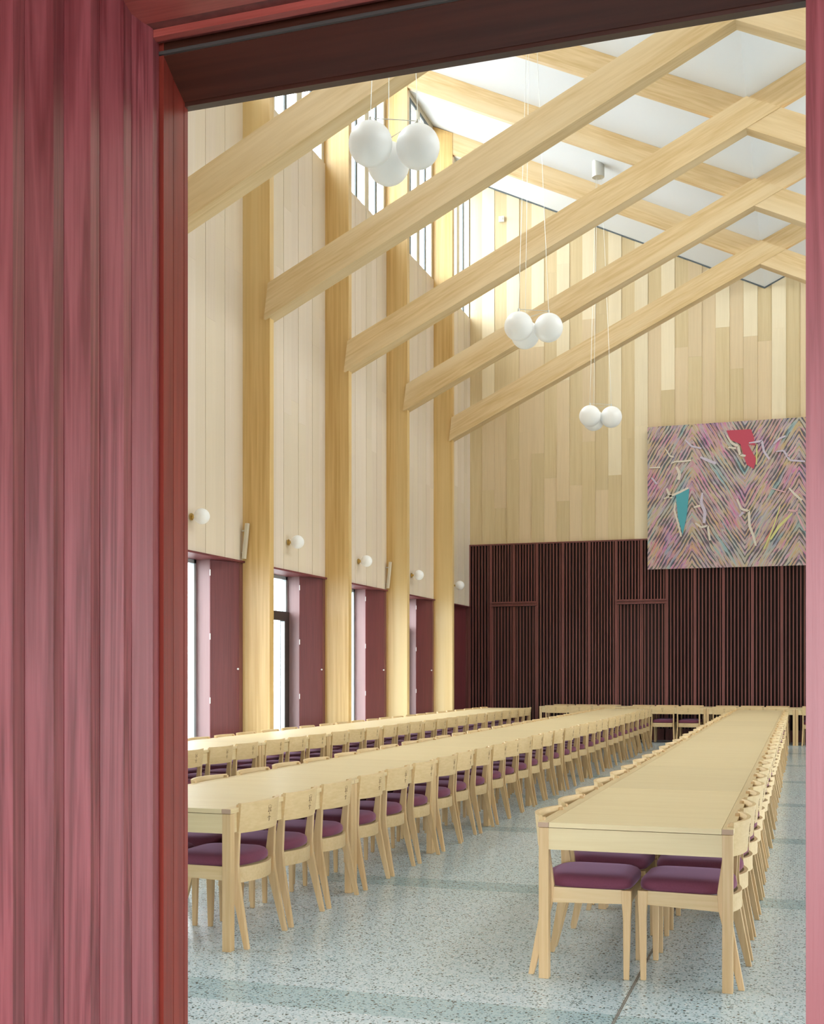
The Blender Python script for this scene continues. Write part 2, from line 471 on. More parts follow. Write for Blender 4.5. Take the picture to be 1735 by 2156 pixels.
# ---------------------------------------------------------------- floor, ground
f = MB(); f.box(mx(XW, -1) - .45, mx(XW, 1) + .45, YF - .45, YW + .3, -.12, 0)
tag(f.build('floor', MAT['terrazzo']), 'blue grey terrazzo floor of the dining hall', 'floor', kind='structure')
f = MB(); f.box(XM - .006, XM - .0015, YF, YW, 0, .0012); f.box(XM + .0015, XM + .006, YF, YW, 0, .0012)
tag(f.build('trim_1', MAT['slot']), 'thin brown movement joint running down the middle of the floor', 'floor joint', kind='structure')
f = MB(); f.box(-60, 60, -40, 90, -.4, -.145)
tag(f.build('ground', MAT['paving']), 'pale paving outside the hall', 'ground', kind='structure')

# ---------------------------------------------------------------- side walls with windows and clerestory
def board_run(mb, fixed, a0, a1, z0, z1, axis, out, width, nm, rnd, relief=.008, zj=(2.2, 4.5), alt=False):
    """upright boards of slightly different depth; axis 'Y' = boards side by side along y"""
    n = max(1, round((a1 - a0) / width)); w = (a1 - a0) / n
    for i in range(n):
        d = relief * (1 if i % 2 else 0) + rnd.random() * .002
        z = z0
        while z < z1 - 1e-6:
            zt = min(z1, z + rnd.uniform(*zj))
            if z1 - zt < .5: zt = z1
            if alt:
                mi = (0 if i % 2 else 1) if rnd.random() < .86 else 2
                if z < 6.8 and rnd.random() < .6: mi = 2 if rnd.random() < .5 else 1
            else:
                mi = rnd.randrange(nm)
            g = .0003
            p0, p1 = a0 + i * w + g, a0 + (i + 1) * w - g
            if axis == 'Y': mb.box(fixed - out * .02, fixed + out * d, p0, p1, z + (.001 if z > z0 else 0), zt, mi)
            else: mb.box(p0, p1, fixed - out * .02, fixed + out * d, z + (.001 if z > z0 else 0), zt, mi)
            z = zt

def window_bay(side, k, ya, yb, n, last):
    """one bay: from the column at ya (near) to the column at yb (far)"""
    s = 1 if side < 0 else -1
    X = lambda x: mx(x, side)
    where = 'left' if side < 0 else 'right'
    hinge = (-7.45, yb - .56)
    w = empty('window_%d' % n)
    tag(w, None, None, kind='structure')
    # far straight jamb, splayed shutter, near jamb, soffit trim
    j = MB(); j.box(X(-7.68), X(hinge[0]), hinge[1], hinge[1] + .03, 0, HEAD); j.build('jamb', MAT['pinkpanel'], w)
    j = MB(); j.box(X(-7.68), X(XW), ya + .20, ya + .23, 0, HEAD); j.build('jamb', MAT['pinkpanel'], w)
    a, b_ = Vector((hinge[0], hinge[1] - .004)), Vector((XW - .005, yb - .10))
    d = (b_ - a).normalized(); nrm = Vector((d.y, -d.x)) * -1
    quad = [a, b_, b_ + nrm * .03, a + nrm * .03]
    sh = MB(); sh.prism([(X(p.x), p.y) for p in quad], .02, HEAD - .005)
    sh = sh.build('shutter', MAT['redpanel'], w)
    kn = MB(); q = a + d * (d_len := (b_ - a).length) * .93 - nrm * .02
    kn.sphere((X(q.x), q.y, 1.52), .014, 12, 8); kn.tube((X(q.x), q.y, 1.52), (X(q.x + nrm.x * .02), q.y + nrm.y * .02, 1.52), .006)
    kn.build('knob', MAT['white'], sh)
    for hz in (.45, 1.1, 1.95, 2.8):
        h = MB(); h.box(X(hinge[0] - .004), X(hinge[0] + .003), hinge[1] - .010, hinge[1] + .002, hz - .04, hz + .04)
        h.build('hinge', MAT['steel'], sh)
    r = MB(); r.box(X(XW - .01), X(XW), yb - .10, yb + .01, 0, HEAD); r.build('reveal_strip', MAT['slat'], w)
    tr = MB(); tr.box(X(XW - .02), X(XW + .035), ya + .16, yb + .02, HEAD - .004, HEAD + .022)
    tr.box(X(-7.68), X(XW - .02), ya + .2, yb, HEAD, HEAD + .02)
    tr.build('head_trim', MAT['redpanel'], w)
    # glazing
    gx = -7.68
    y0, y1 = ya + .23, hinge[1]
    fr = MB()
    for yy in (y0, y1 - .06): fr.box(X(gx - .05), X(gx + .02), yy, yy + .06, 0, HEAD)
    fr.box(X(gx - .05), X(gx + .02), y0, y1, HEAD - .05, HEAD); fr.box(X(gx - .05), X(gx + .02), y0, y1, 0, .06)
    if n % 2 == 1:
        fr.build('window_frame', MAT['alu'], w)
        dr = MB()
        dr.box(X(gx - .03), X(gx + .05), y0 + .06, y1 - .0, 2.28, 2.42)
        dr.box(X(gx - .03), X(gx + .05), y1 - .17, y1 - .0, 0, 2.28); dr.box(X(gx - .03), X(gx + .05), y0 + .06, y0 + .16, 0, 2.28)
        dr.box(X(gx - .03), X(gx + .04), (y0 + y1) / 2 - .05, (y0 + y1) / 2 + .05, 0, 2.28)
        dr = dr.build('door_frame', MAT['darkmetal'], w)
        lk = MB(); lk.box(X(gx - .01), X(gx + .055), y1 - .19, y1 - .172, 0.1, 2.27); lk.build('sealing_strip', MAT['alu'], dr)
    else:
        fr.box(X(gx - .05), X(gx + .02), (y0 + y1) / 2 - .03, (y0 + y1) / 2 + .03, 0, HEAD)
        fr.build('window_frame', MAT['alu'], w)
    g = MB(); g.box(X(gx - .022), X(gx - .012), y0 + .02, y1 - .02, .03, HEAD - .03)
    g.build('pane', MAT['glass'], w)
    return w

def blind_bay(side, ya, yb, n):
    X = lambda x: mx(x, side)
    w = empty('trim_%d' % n); tag(w, None, None, kind='structure')
    p = MB(); p.box(X(XW - .12), X(XW - .09), ya + .2, yb, 0, HEAD); p = p.build('panel', MAT['redpanel'], w)
    p = MB(); p.box(X(XW - .12), X(XW - .02), ya + .16, ya + .2, 0, HEAD); p.box(X(XW - .1), X(XW), yb - .05, yb - .001, 0, HEAD); p.build('jamb', MAT['slat'], w)
    t_ = MB(); t_.box(X(XW - .12), X(XW + .03), ya + .16, yb - .001, HEAD - .004, HEAD + .02); t_.build('head_trim', MAT['redpanel'], w)

def side_wall(side):
    X = lambda x: mx(x, side)
    nm = 'left' if side < 0 else 'right'
    out = 1 if side < 0 else -1
    w = MB()
    XO = -7.66
    w.box(X(XO), X(XW - .021), YF - .4, YW + .3, HEAD + .02, SILL - .01)     # wall above the windows
    edges = [YF] + T + [YW]
    for t in T:                                                    # pier behind each column
        w.prism([(X(XO - .1), t - .55), (X(XW - .03), t - .10), (X(XW - .03), t + .19), (X(XO - .1), t + .19)], 0, HEAD + .02)
    w.box(X(XO - .1), X(XW - .02), YF - .4, YF + .19, 0, HEAD + .02)
    w.box(X(XO - .1), X(XW - .13), T[-1] + .19, YW + .3, 0, HEAD + .02)
    w.box(X(XO), X(XW - .02), YF - .4, YW + .3, EAVE - .10, EAVE + .35)
    w.box(X(XO), X(XW - .02), YF - .4, YF + .15, SILL - .01, EAVE)
    w.box(X(XO), X(XW - .02), YW - .02, YW + .3, SILL - .01, EAVE)
    wall = tag(w.build('wall_' + nm, MAT['fin']), None, None, kind='structure')
    rnd = random.Random(11 + side)
    c = MB()
    for a, b_ in zip(edges[:-1], edges[1:]):
        board_run(c, X(XW), a, b_, HEAD + .022, SILL, 'Y', out, .266, 3, rnd, relief=.006)
    c.build('cladding', MAT['wallL'], wall)
    # windows
    base = 1 if side < 0 else 7
    n = base
    for k, (a, b_) in enumerate(zip(edges[:-1], edges[1:])):
        if k == len(edges) - 2: blind_bay(side, a, b_, 3 if side < 0 else 4)
        elif k == 0:
            window_bay(side, k, a + .0, b_, n, False); n += 1
        else:
            window_bay(side, k, a, b_, n, False); n += 1
    # clerestory glazing: timber fins with slim dark frames between
    cl = empty('window_%d' % (20 if side < 0 else 21)); tag(cl, kind='structure')
    fin, fr = MB(), MB()
    for a, b_ in zip(edges[:-1], edges[1:]):
        m = max(2, round((b_ - a) / .975)); st = (b_ - a) / m
        for i in range(m):
            y = a + st * i
            if i > 0: fin.box(X(XW - .045), X(XW - .018), y - .10, y + .10, SILL, EAVE - .1)
            fr.box(X(XW - .045), X(XW - .022), y + st * .5 - .04, y + st * .5 + .04, SILL, EAVE - .1)
        fin.box(X(XW - .045), X(XW - .02), a - .10, a + .24, SILL, EAVE - .1)
    fr.box(X(XW - .045), X(XW - .024), YF, YW, SILL, SILL + .03); fr.box(X(XW - .045), X(XW - .024), YF, YW, EAVE - .16, EAVE - .1)
    fin.build('timber_fins', MAT['fin'], cl); fr.build('window_frame', MAT['cler'], cl)
    g = MB(); g.box(X(XW - .062), X(XW - .052), YF + .1, YW, SILL, EAVE - .1); g.build('pane', MAT['glass_high'], cl)

side_wall(-1)
side_wall(1)

# ---------------------------------------------------------------- far wall
fw = MB()
top = [(XW - .4, EAVE + SL * .4), (XM, ZN), (2 * XM - XW + .4, EAVE + SL * .4)]
fw.box(XW - .4, 2 * XM - XW + .4, YW + .06, YW + .3, 0, ZN)
for sgn in (-1, 1):
    xs = [XM, XM + sgn * (XM - XW + .4)]
    b0 = [(XM, YW + .06, ZN), (xs[1], YW + .06, ZN), (xs[1], YW + .06, EAVE + SL * .4)]
    fw.hexa(b0, [(a, YW + .3, c) for a, b, c in b0])
wallb = tag(fw.build('wall_back', MAT['fin']), None, None, kind='structure')
rnd = random.Random(5)
bw = .2885
n = int((2 * (XM - XW)) / bw); bw = 2 * (XM - XW) / n
cl = MB()
for i in range(n):
    x0, x1 = XW + i * bw, XW + (i + 1) * bw
    d = .012 if i % 2 else 0
    zt0 = ZN + SL * abs(x0 - XM); zt1 = ZN + SL * abs(x1 - XM)
    cuts = [DARK_TOP]
    z = DARK_TOP + rnd.uniform(.8, 2.6)
    while z < min(zt0, zt1) - .8:
        cuts.append(z); z += rnd.uniform(2.0, 4.0)
    for q, z0 in enumerate(cuts):
        lastc = q == len(cuts) - 1
        za, zb = (zt0, zt1) if lastc else (cuts[q + 1], cuts[q + 1])
        if z0 < 6.8: mi = rnd.choice([1, 1, 2, 2, 0] if i % 2 else [1, 2, 2, 1])
        else: mi = (0 if i % 2 else 1) if rnd.random() < .88 else 2
        g = .0007
        f0 = [(x0 + g, YW - d, z0), (x1 - g, YW - d, z0), (x1 - g, YW - d, zb - (0 if lastc else .001)), (x0 + g, YW - d, za - (0 if lastc else .001))]
        cl.hexa(f0, [(a, YW + .06, c) for a, b, c in f0], mi)
cl.build('cladding', MAT['wallF'], wallb)
# shadow gap strip under the ceiling on the far wall
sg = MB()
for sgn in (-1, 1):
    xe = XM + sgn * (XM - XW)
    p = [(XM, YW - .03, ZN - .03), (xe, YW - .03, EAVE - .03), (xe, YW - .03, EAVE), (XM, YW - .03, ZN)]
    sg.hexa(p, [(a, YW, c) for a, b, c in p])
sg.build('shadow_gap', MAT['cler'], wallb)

# dark slatted lining
DOORS = [(-6.745, -5.67), (-3.89, -2.79), (-3.89 + 2 * (XM + 3.34) , -2.79 + 2 * (XM + 3.34))]
dz0, dz1 = 2.985, 3.085
lin = MB(); bk = MB(); po = MB()
xa, xb = XW, 2 * XM - XW
bk.box(xa, xb, YW - .02, YW + .06, 0, DARK_TOP)
def slats(x0, x1, z0, z1, yb, depth, mb, pitch=.0655, w=.024):
    n = max(1, int((x1 - x0) / pitch)); p = (x1 - x0) / n
    for i in range(n):
        c = x0 + (i + .5) * p
        mb.box(c - w / 2, c + w / 2, yb - depth, yb, z0, z1)
posts = []
x = -7.20
edges_ = [-7.2546, -6.745, -6.2075, -5.67, -5.08, -4.49, -3.89, -3.34, -2.79]
while edges_[-1] < xb - .6: edges_.append(edges_[-1] + .598)
edges_.append(xb)
for a, b_ in zip(edges_[:-1], edges_[1:]):
    c = (a + b_) / 2
    door = any(d0 < c < d1 for d0, d1 in DOORS[:2])
    slats(a + .045, b_ - .03, (dz1 if door else 0.02), DARK_TOP - .02, YW - .02, .045, lin)
    if not (door and any(abs(a - (d0 + d1) / 2) < .05 for d0, d1 in DOORS[:2])):
        po.box(a - .03, a + .03, YW - .072, YW - .02, 0, DARK_TOP)
    else:
        po.box(a - .03, a + .03, YW - .072, YW - .02, dz1, DARK_TOP)
po.box(xa, xb, YW - .075, YW - .02, DARK_TOP - .03, DARK_TOP)
po.box(xa, xb, YW - .05, YW - .02, 0, .25)
lw = tag(bk.build('wall_back_lining', MAT['slatback']), None, None, kind='structure')
lin.build('slats', MAT['slat'], lw); po.build('posts', MAT['slatpost'], lw)
for i, (d0, d1) in enumerate(DOORS[:2]):
    d = empty('door_%d' % (i + 1)); tag(d, kind='structure')
    h = MB(); h.box(d0, d1, YW - .095, YW - .021, dz0, dz0 + .03); h.box(d0, d1, YW - .095, YW - .021, dz1 - .03, dz1)
    h.box(d0, d1, YW - .05, YW - .021, dz0 + .03, dz1 - .03); h.build('head_bar', MAT['slatpost'], d)
    mid = (d0 + d1) / 2
    for a, b_ in ((d0 + .03, mid - .004), (mid + .004, d1 - .03)):
        lf = MB(); slats(a + .03, b_ - .03, .02, dz0 - .01, YW - .0205, .022, lf)
        lf.box(a, a + .028, YW - .05, YW - .0205, .01, dz0 - .01); lf.box(b_ - .028, b_, YW - .05, YW - .0205, .01, dz0 - .01)
        lf.build('door_leaf', MAT['slat'], d)

# ---------------------------------------------------------------- ceiling: two planes meeting in a valley
ce = MB()
for sgn in (-1, 1):
    xe = XM + sgn * (XM - XW + .5)
    ze = ZN + SL * (XM - XW + .5)
    b0 = [(XM, YF - .4, ZN), (xe, YF - .4, ze), (xe, YF - .4, ze + .3), (XM, YF - .4, ZN + .3)]
    ce.hexa(b0, [(a, YW + .3, c) for a, b, c in b0])
tag(ce.build('ceiling', MAT['ceiling']), None, None, kind='structure')

# ---------------------------------------------------------------- timber frames: columns and crossing rafters
VD = .452            # upright depth of a rafter
def slanted(mb, xa, xb, ztop, y0, y1, mi=0, end_a=0, end_b=0):
    """a member whose top follows ztop(x), square cut"""
    p = [(xa, y0, ztop(xa)), (xb, y0, ztop(xb)), (xb + end_b, y0, ztop(xb + end_b) - VD), (xa + end_a, y0, ztop(xa + end_a) - VD)]
    mb.hexa(p, [(a, y1, c) for a, b, c in p], mi)

XCR = 2 * XM - XC
def build_frame(yt, label):
    root = empty('timber_frame', (0, yt, 0))
    tag(root, label, 'timber frame', 'crossing timber frames of the hall roof')
    def put(mb, name, mat): return mb.build(name, mat, root)
    for side in (-1, 1):
        X = lambda x: mx(x, side)
        c = MB(); c.box(X(XW - .02), X(XC), 0, .13, 0, EAVE - .03 - SL * .0)
        c = MB()
        p = [(X(XW - .02), 0, 0), (X(XC), 0, 0), (X(XC), 0, ZN + SL * (XM - XC) - .01), (X(XW - .02), 0, EAVE - .01)]
        c.hexa(p, [(a, .13, z) for a, b, z in p])
        c.build('column', MAT['glulamZ'], root)
    # lower halves are the thicker members, upper halves are set back under the ceiling
    hw = .13 / 2 + .062
    yc = .065
    up = lambda x: ZN + SL * (x - XM)            # rises to the right
    dn = lambda x: ZN - SL * (x - XM)            # rises to the left
    e = VD / 2 / SL * .5
    m = MB(); slanted(m, XC - .0, XM + VD / (2 * SL) , up, yc - hw, yc + hw, end_a=-.05, end_b=-VD / (2 * SL) * 0 - 0.0)
    # square the inner end along the crossing member
    m = MB()
    xi_top = XM; xi_bot = XM + VD / (2 * SL)
    # inner end follows the upper edge of the crossing rafter
    p = [(XC, yc - hw, up(XC)), (XM, yc - hw, up(XM)), (XM + VD / (2 * SL), yc - hw, dn(XM + VD / (2 * SL))), (XC - .06, yc - hw, up(XC - .06) - VD)]
    m.hexa(p, [(a, yc + hw, c) for a, b, c in p]); put(m, 'lower_rafter', MAT['glulamUp'])
    # right lower member butts against the first
    m = MB()
    xr = XCR
    p = [(XM + VD / (2 * SL) + .0, yc - hw + .01, dn(XM + VD / (2 * SL))), (xr, yc - hw + .01, dn(xr)), (xr + .06, yc - hw + .01, dn(xr + .06) - VD), (XM, yc - hw + .01, dn(XM) - VD)]
    m.hexa(p, [(a, yc + hw - .01, c) for a, b, c in p]); put(m, 'lower_rafter', MAT['glulamDn'])
    hu = .055
    m = MB()
    p = [(XC - .02, yc - hu, dn(XC - .02) - .002), (XM, yc - hu, dn(XM) - .002), (XM - 0.0, yc - hu, up(XM - 0.0) - VD + .01), (XM - VD / (2 * SL) + .0, yc - hu, dn(XM - VD / (2 * SL)) - VD + .0)]
    p = [(XC, yc - hu, dn(XC) - .002), (XM, yc - hu, dn(XM) - .002), (XM, yc - hu, ZN - VD * .9), (XC, yc - hu, dn(XC) - VD)]
    m.hexa(p, [(a, yc + hu, c) for a, b, c in p]); put(m, 'upper_rafter', MAT['glulamDn'])
    m = MB()
    p = [(XM, yc - hu, up(XM) - .002), (XCR, yc - hu, up(XCR) - .002), (XCR, yc - hu, up(XCR) - VD), (XM, yc - hu, ZN - VD * .9)]
    m.hexa(p, [(a, yc + hu, c) for a, b, c in p]); put(m, 'upper_rafter', MAT['glulamUp'])
    return root

fl = {6: 'crossing timber frame nearest the far slatted wall', 5: 'second crossing timber frame in front of the far wall',
      4: 'third crossing timber frame in front of the far wall', 3: 'fourth frame from the far wall, its left column widest in view',
      2: 'frame whose rafter comes out from behind the red door post', 1: 'timber frame above the near tables, second from the door',
      0: 'timber frame nearest the door, above the table ends'}
for k, t in enumerate(T): build_frame(t, fl[k])

# ---------------------------------------------------------------- lamps
def sconce(y, z, label):
    root = empty('wall_lamp', (XW + .0, y, z)); tag(root, label, 'wall lamp', 'globe lamps above the windows')
    b = MB(); b.tube((.019, 0, 0), (.032, 0, 0), .045, 20); b.tube((.03, 0, 0), (.10, 0, 0), .02, 14); b.build('wall_bracket', MAT['brass'], root)
    g = MB(); g.sphere((.17, 0, 0), .099, 28, 18); g.build('globe', MAT['opal'], root)
sl = ['globe wall lamp just beside the red door post, nearest of the left wall', 'second globe wall lamp from the door post',
      'middle globe wall lamp of the left wall, third from the door post', 'second globe wall lamp before the far wall corner',
      'globe wall lamp nearest the far wall corner']
SC = [(13.065, 3.415), (15.99, 3.405), (18.9, 3.385), (21.8, 3.375), (24.70, 3.38)]
for (y, z), l in zip(SC, sl): sconce(y, z, l)

def ray_pt(px, py, Z):
    c, s = math.cos(TH), math.sin(TH)
    d = (Z - CAM_H) * FPX / (HY - py); r = (px - 867.5) / FPX * d
    return (-s * d + c * r, c * d + s * r, Z)
GL = {'A': [(780, 303), (880, 309), (818, 345)], 'B': [(1092, 687), (1155, 690), (1106, 705)], 'C': [(1242, 876), (1287, 878), (1250, 885)]}
PL = {'A': 'cluster of three white pendant globes nearest the door, largest in view', 'B': 'middle cluster of three white pendant globes',
      'C': 'small cluster of three white pendant globes nearest the tapestry'}
for q, gs in GL.items():
    pts = [ray_pt(a, b, 6.28) for a, b in gs]
    cx_ = sum(p[0] for p in pts) / 3; cy_ = sum(p[1] for p in pts) / 3
    root = empty('pendant_lamp', (cx_, cy_, 6.28)); tag(root, PL[q], 'pendant lamp', 'three-globe pendant lamps')
    # spread the three globes evenly about their middle
    zc = ZN + SL * abs(cx_ - XM)
    loc = [(p[0] - cx_, p[1] - cy_) for p in pts]
    cap = MB(); cap.tube((0, 0, zc - 6.28 + .03), (0, 0, zc - 6.28 - .27), .115, 28); cap.build('ceiling_cup', MAT['steel'], root)
    for (lx, ly) in loc:
        g = MB(); g.sphere((lx, ly, 0), .2, 36, 24)
        g = g.build('globe', MAT['opal'], root)
        st = MB(); st.tube((lx, ly, .195), (lx, ly, .245), .014, 12); st.build('globe_cap', MAT['steel'], g)
        w = MB(); w.tube((lx, ly, .24), (lx * .25, ly * .25, zc - 6.28 - .25), .0035, 6); w.build('wire', MAT['steel'], root)
    sp = MB()
    for i in range(3):
        a, b_ = loc[i], loc[(i + 1) % 3]
        sp.tube((a[0], a[1], .235), (b_[0], b_[1], .235), .004, 6)
    sp.build('spreader', MAT['steel'], root)

# ---------------------------------------------------------------- slim leaning speakers on the left wall, sensor
for yb, l in ((T[3], 'slim pale speaker strip leaning out beside the widest left column'), (T[5], 'slim pale speaker strip beside the second left column from the far wall')):
    root = empty('column_speaker', (XW, yb - .05, 3.0)); tag(root, l, 'speaker', 'slim speakers above the windows')
    m = MB()
    z0, z1 = .02, .50
    m.hexa([(.03, -.04, z0), (.07, -.04, z0), (.07, .02, z0), (.03, .02, z0)], [(.03 + .05, -.04, z1), (.07 + .05, -.04, z1), (.07 + .05, .02, z1), (.03 + .05, .02, z1)])
    m.build('case', MAT['fin'], root)
    m = MB(); m.tube((.015, -.01, .1), (.045, -.01, .1), .01); m.tube((.015, -.01, .4), (.08, -.01, .4), .01); m.build('bracket', MAT['steel'], root)
m = MB(); m.box(-6.56, -6.44, YW - .07, YW - .012, 11.76, 11.88); m.box(-6.53, -6.47, YW - .09, YW - .07, 11.79, 11.85)
tag(m.build('sensor', MAT['white']), 'small white sensor box high on the far board wall', 'sensor')

# ---------------------------------------------------------------- tapestry
tx0, tx1, tz0, tz1 = -3.197, 2 * XM + 3.197, 3.729, 6.838
ty = YW - .13
troot = empty('tapestry', ((tx0 + tx1) / 2, ty, tz0)); tag(troot, 'large woven tapestry of many-coloured chevrons hanging on the far wall', 'tapestry')
ox, oz = (tx0 + tx1) / 2, tz0
tp = MB()
nx = 90
pf, pb = [], []
front = []
for i in range(nx + 1):
    x = tx0 + (tx1 - tx0) * i / nx
    front.append((x - ox, .006 * math.sin(i * .9) + .004 * math.sin(i * 2.3)))
for i in range(nx):
    (xa_, da), (xb_, db) = front[i], front[i + 1]
    tp.hexa([(xa_, da, 0), (xb_, db, 0), (xb_, db + .02, 0), (xa_, da + .02, 0)], [(xa_, da, tz1 - oz), (xb_, db, tz1 - oz), (xb_, db + .02, tz1 - oz), (xa_, da + .02, tz1 - oz)])
def tpx(px, py):                  # photograph position on the tapestry plane -> local x, z
    c, s = math.cos(TH), math.sin(TH); t = (px - 867.5) / FPX
    k = ty / (c + s * t)
    return ((-s + c * t) * k - ox, CAM_H + (HY - py) / FPX * k - oz)
TM = tapestry_mat(tpx(1457, 1000)[0])
tp.build('cloth', TM, troot)
bt = MB(); bt.box(tx0 - ox + .03, tx1 - ox - .03, .025, .07, tz1 - oz - .08, tz1 - oz - .02); bt.build('hanging_batten', MAT['brass'], troot)
# appliqued shapes of the design, thin cloth pieces on the weave (figures kept abstract)
def tpx(px, py):                  # photograph position on the tapestry plane -> local x, z
    c, s = math.cos(TH), math.sin(TH); t = (px - 867.5) / FPX
    k = ty / (c + s * t)
    return ((-s + c * t) * k - ox, CAM_H + (HY - py) / FPX * k - oz)
def patch(name, pts, col, d=.012):
    m = MB(); P = [tpx(a, b) for a, b in pts]
    m.hexa([(x, -d - .006, z) for x, z in P], [(x, -.004, z) for x, z in P])
    m.build(name, plain('dyed_wool_%s' % name, col, .95, spec=.1), troot)
def Q(lst): return [(1340 + a / 4.392, 860 + b / 4.392) for a, b in lst]
patch('teal_patch', Q([(365, 795), (490, 742), (470, 960), (452, 1060), (428, 1172), (385, 1010)]), (.10, .36, .42), .006)
patch('red_patch', Q([(832, 205), (1060, 192), (1085, 260), (1100, 345), (1030, 330), (1110, 470), (1085, 560), (1020, 520), (960, 330), (870, 290)]), (.50, .09, .13), .006)
def stroke(name, pts, w, col):
    m = MB(); P = [Vector((*tpx(*Q([p])[0]),)) for p in pts]
    n = len(P)
    for i in range(n - 1):
        a, b_ = P[i], P[i + 1]; d = (b_ - a).normalized(); nn = Vector((-d.y, d.x))
        wa = w * math.sin(PI * (i + .35) / n) ** .5 / 2; wb = w * math.sin(PI * (i + 1.35) / (n + .4)) ** .5 / 2
        q = [a + nn * wa, b_ + nn * wb, b_ - nn * wb, a - nn * wa]
        m.hexa([(p.x, -.016, p.y) for p in q], [(p.x, -.004, p.y) for p in q])
    m.build(name, STM[col], troot)
STM = {'cream': plain('cream_wool', (.66, .60, .52), .95, spec=.1), 'lilac': plain('lilac_wool', (.56, .50, .60), .95, spec=.1),
       'pink': plain('pink_wool', (.64, .40, .42), .95, spec=.1), 'yellow': plain('yellow_wool', (.62, .60, .26), .95, spec=.1)}
for pts, w, c in [
        ([(255, 835), (330, 805), (400, 775), (480, 735)], .06, 'cream'), ([(280, 740), (300, 790), (330, 830)], .07, 'cream'),
        ([(270, 375), (310, 440), (345, 450)], .04, 'cream'), ([(320, 510), (360, 492), (430, 490), (505, 480)], .05, 'cream'),
        ([(370, 540), (400, 600), (390, 660)], .09, 'cream'), ([(360, 870), (350, 940), (385, 1060), (415, 1185)], .05, 'cream'),
        ([(450, 290), (510, 350), (600, 370)], .05, 'lilac'), ([(590, 450), (660, 480), (735, 510)], .08, 'lilac'),
        ([(610, 780), (600, 870), (635, 960), (625, 1060)], .09, 'lilac'), ([(530, 915), (590, 900)], .06, 'cream'),
        ([(545, 1060), (600, 1100), (660, 1085), (680, 1220)], .06, 'cream'),
        ([(835, 250), (880, 320), (940, 350), (960, 430), (1010, 440)], .07, 'cream'), ([(850, 360), (920, 370)], .05, 'cream'),
        ([(1040, 320), (1110, 310), (1160, 300), (1180, 400), (1230, 470)], .06, 'lilac'), ([(1115, 330), (1110, 520)], .035, 'yellow'),
        ([(930, 840), (970, 930), (1040, 950), (1045, 1080), (1085, 1190), (1105, 1270)], .07, 'cream'), ([(950, 1000), (990, 960)], .07, 'lilac'),
        ([(1270, 330), (1320, 280), (1380, 255)], .05, 'lilac'), ([(1290, 400), (1360, 390), (1420, 480), (1560, 490)], .05, 'lilac'),
        ([(1480, 350), (1450, 390), (1400, 450)], .05, 'pink'), ([(1410, 735), (1460, 790), (1530, 850)], .06, 'cream'),
        ([(1250, 740), (1380, 775)], .03, 'pink'), ([(1500, 880), (1480, 950), (1400, 940)], .05, 'pink'),
        ([(1440, 970), (1380, 1030), (1320, 1090), (1240, 1210)], .07, 'yellow'), ([(1480, 960), (1520, 1050), (1560, 1130)], .05, 'pink'),
        ([(1330, 900), (1260, 1120), (1180, 1300)], .04, 'yellow'), ([(120, 550), (220, 545)], .04, 'cream'), ([(140, 640), (190, 700)], .05, 'lilac')]:
    stroke('woven_stroke', pts, w * .8, c)

# ---------------------------------------------------------------- tables
TL, TW, TZ = 1.8, .905, .75
def make_table():
    root = empty('dining_table')
    hx, hy = TW / 2, TL / 2
    m = MB(); m.box(-hx + .052, hx - .052, -hy + .002, hy - .002, TZ - .024, TZ); m.build('tabletop', MAT['oakX'], root)
    for s in (-1, 1):
        e = MB(); e.box(s * (hx - .05), s * hx, -hy + .002, hy - .002, TZ - .024, TZ); e = e.build('edge_strip', MAT['oakY'], root)
        for t in (-1, 1):
            c = MB(); c.box(s * (hx - .0505), s * (hx + .0006), t * (hy - .0012), t * (hy - .004), TZ - .0238, TZ - .0005); c.build('end_grain', MAT['oakEnd'], e)
    for s in (-1, 1):
        a = MB(); a.box(s * (hx - .03), s * (hx - .012), -hy + .05, hy - .05, TZ - .13, TZ - .0275); a.build('apron', MAT['oakY'], root)
        a = MB(); a.box(-hx + .05, hx - .05, s * (hy - .008), s * (hy - .028), TZ - .13, TZ - .0275); a.build('apron', MAT['oakX'], root)
    for s in (-1, 1):
        for t in (-1, 1):
            l = MB()
            x0, x1 = s * (hx - .05), s * (hx - .002); y0, y1 = t * (hy - .054), t * (hy - .004)
            l.box(x0, x1, y0, y1, 0, TZ - .0262)
            l.build('leg', MAT['oakZ'], root, bevel=.002)
    return root
ROWS = [('right', -.7478, 'the table row with its end towards the door'), ('middle', -3.292, 'the middle table row'), ('left', -5.70, 'the table row under the windows')]
Y0 = 5.5439
TP = 1.8001
proto_t = make_table()
used_t = False
row_names = {'right': 'right-hand', 'middle': 'middle', 'left': 'window-side'}
start = {'right': 0, 'middle': 0, 'left': 1}
for rn, xr, _ in ROWS:
    for k in range(start[rn], 10):
        t = proto_t if not used_t else copy_tree(proto_t); used_t = True
        t.location = (xr, Y0 + TP * (k + .5), 0)
        if k == 0 and rn == 'right': lab = 'oak table nearest the door, its bare end facing the viewer at right'
        elif k == 0: lab = 'front oak table of the middle row, beside the red door post'
        elif k == 9: lab = 'last oak table of the %s row, nearest the dark slatted wall' % row_names[rn]
        else: lab = '%s oak table of the %s row, counted from the door end' % (ORD[k + 1], row_names[rn])
        tag(t, lab, 'table', 'oak tables set end to end in rows')
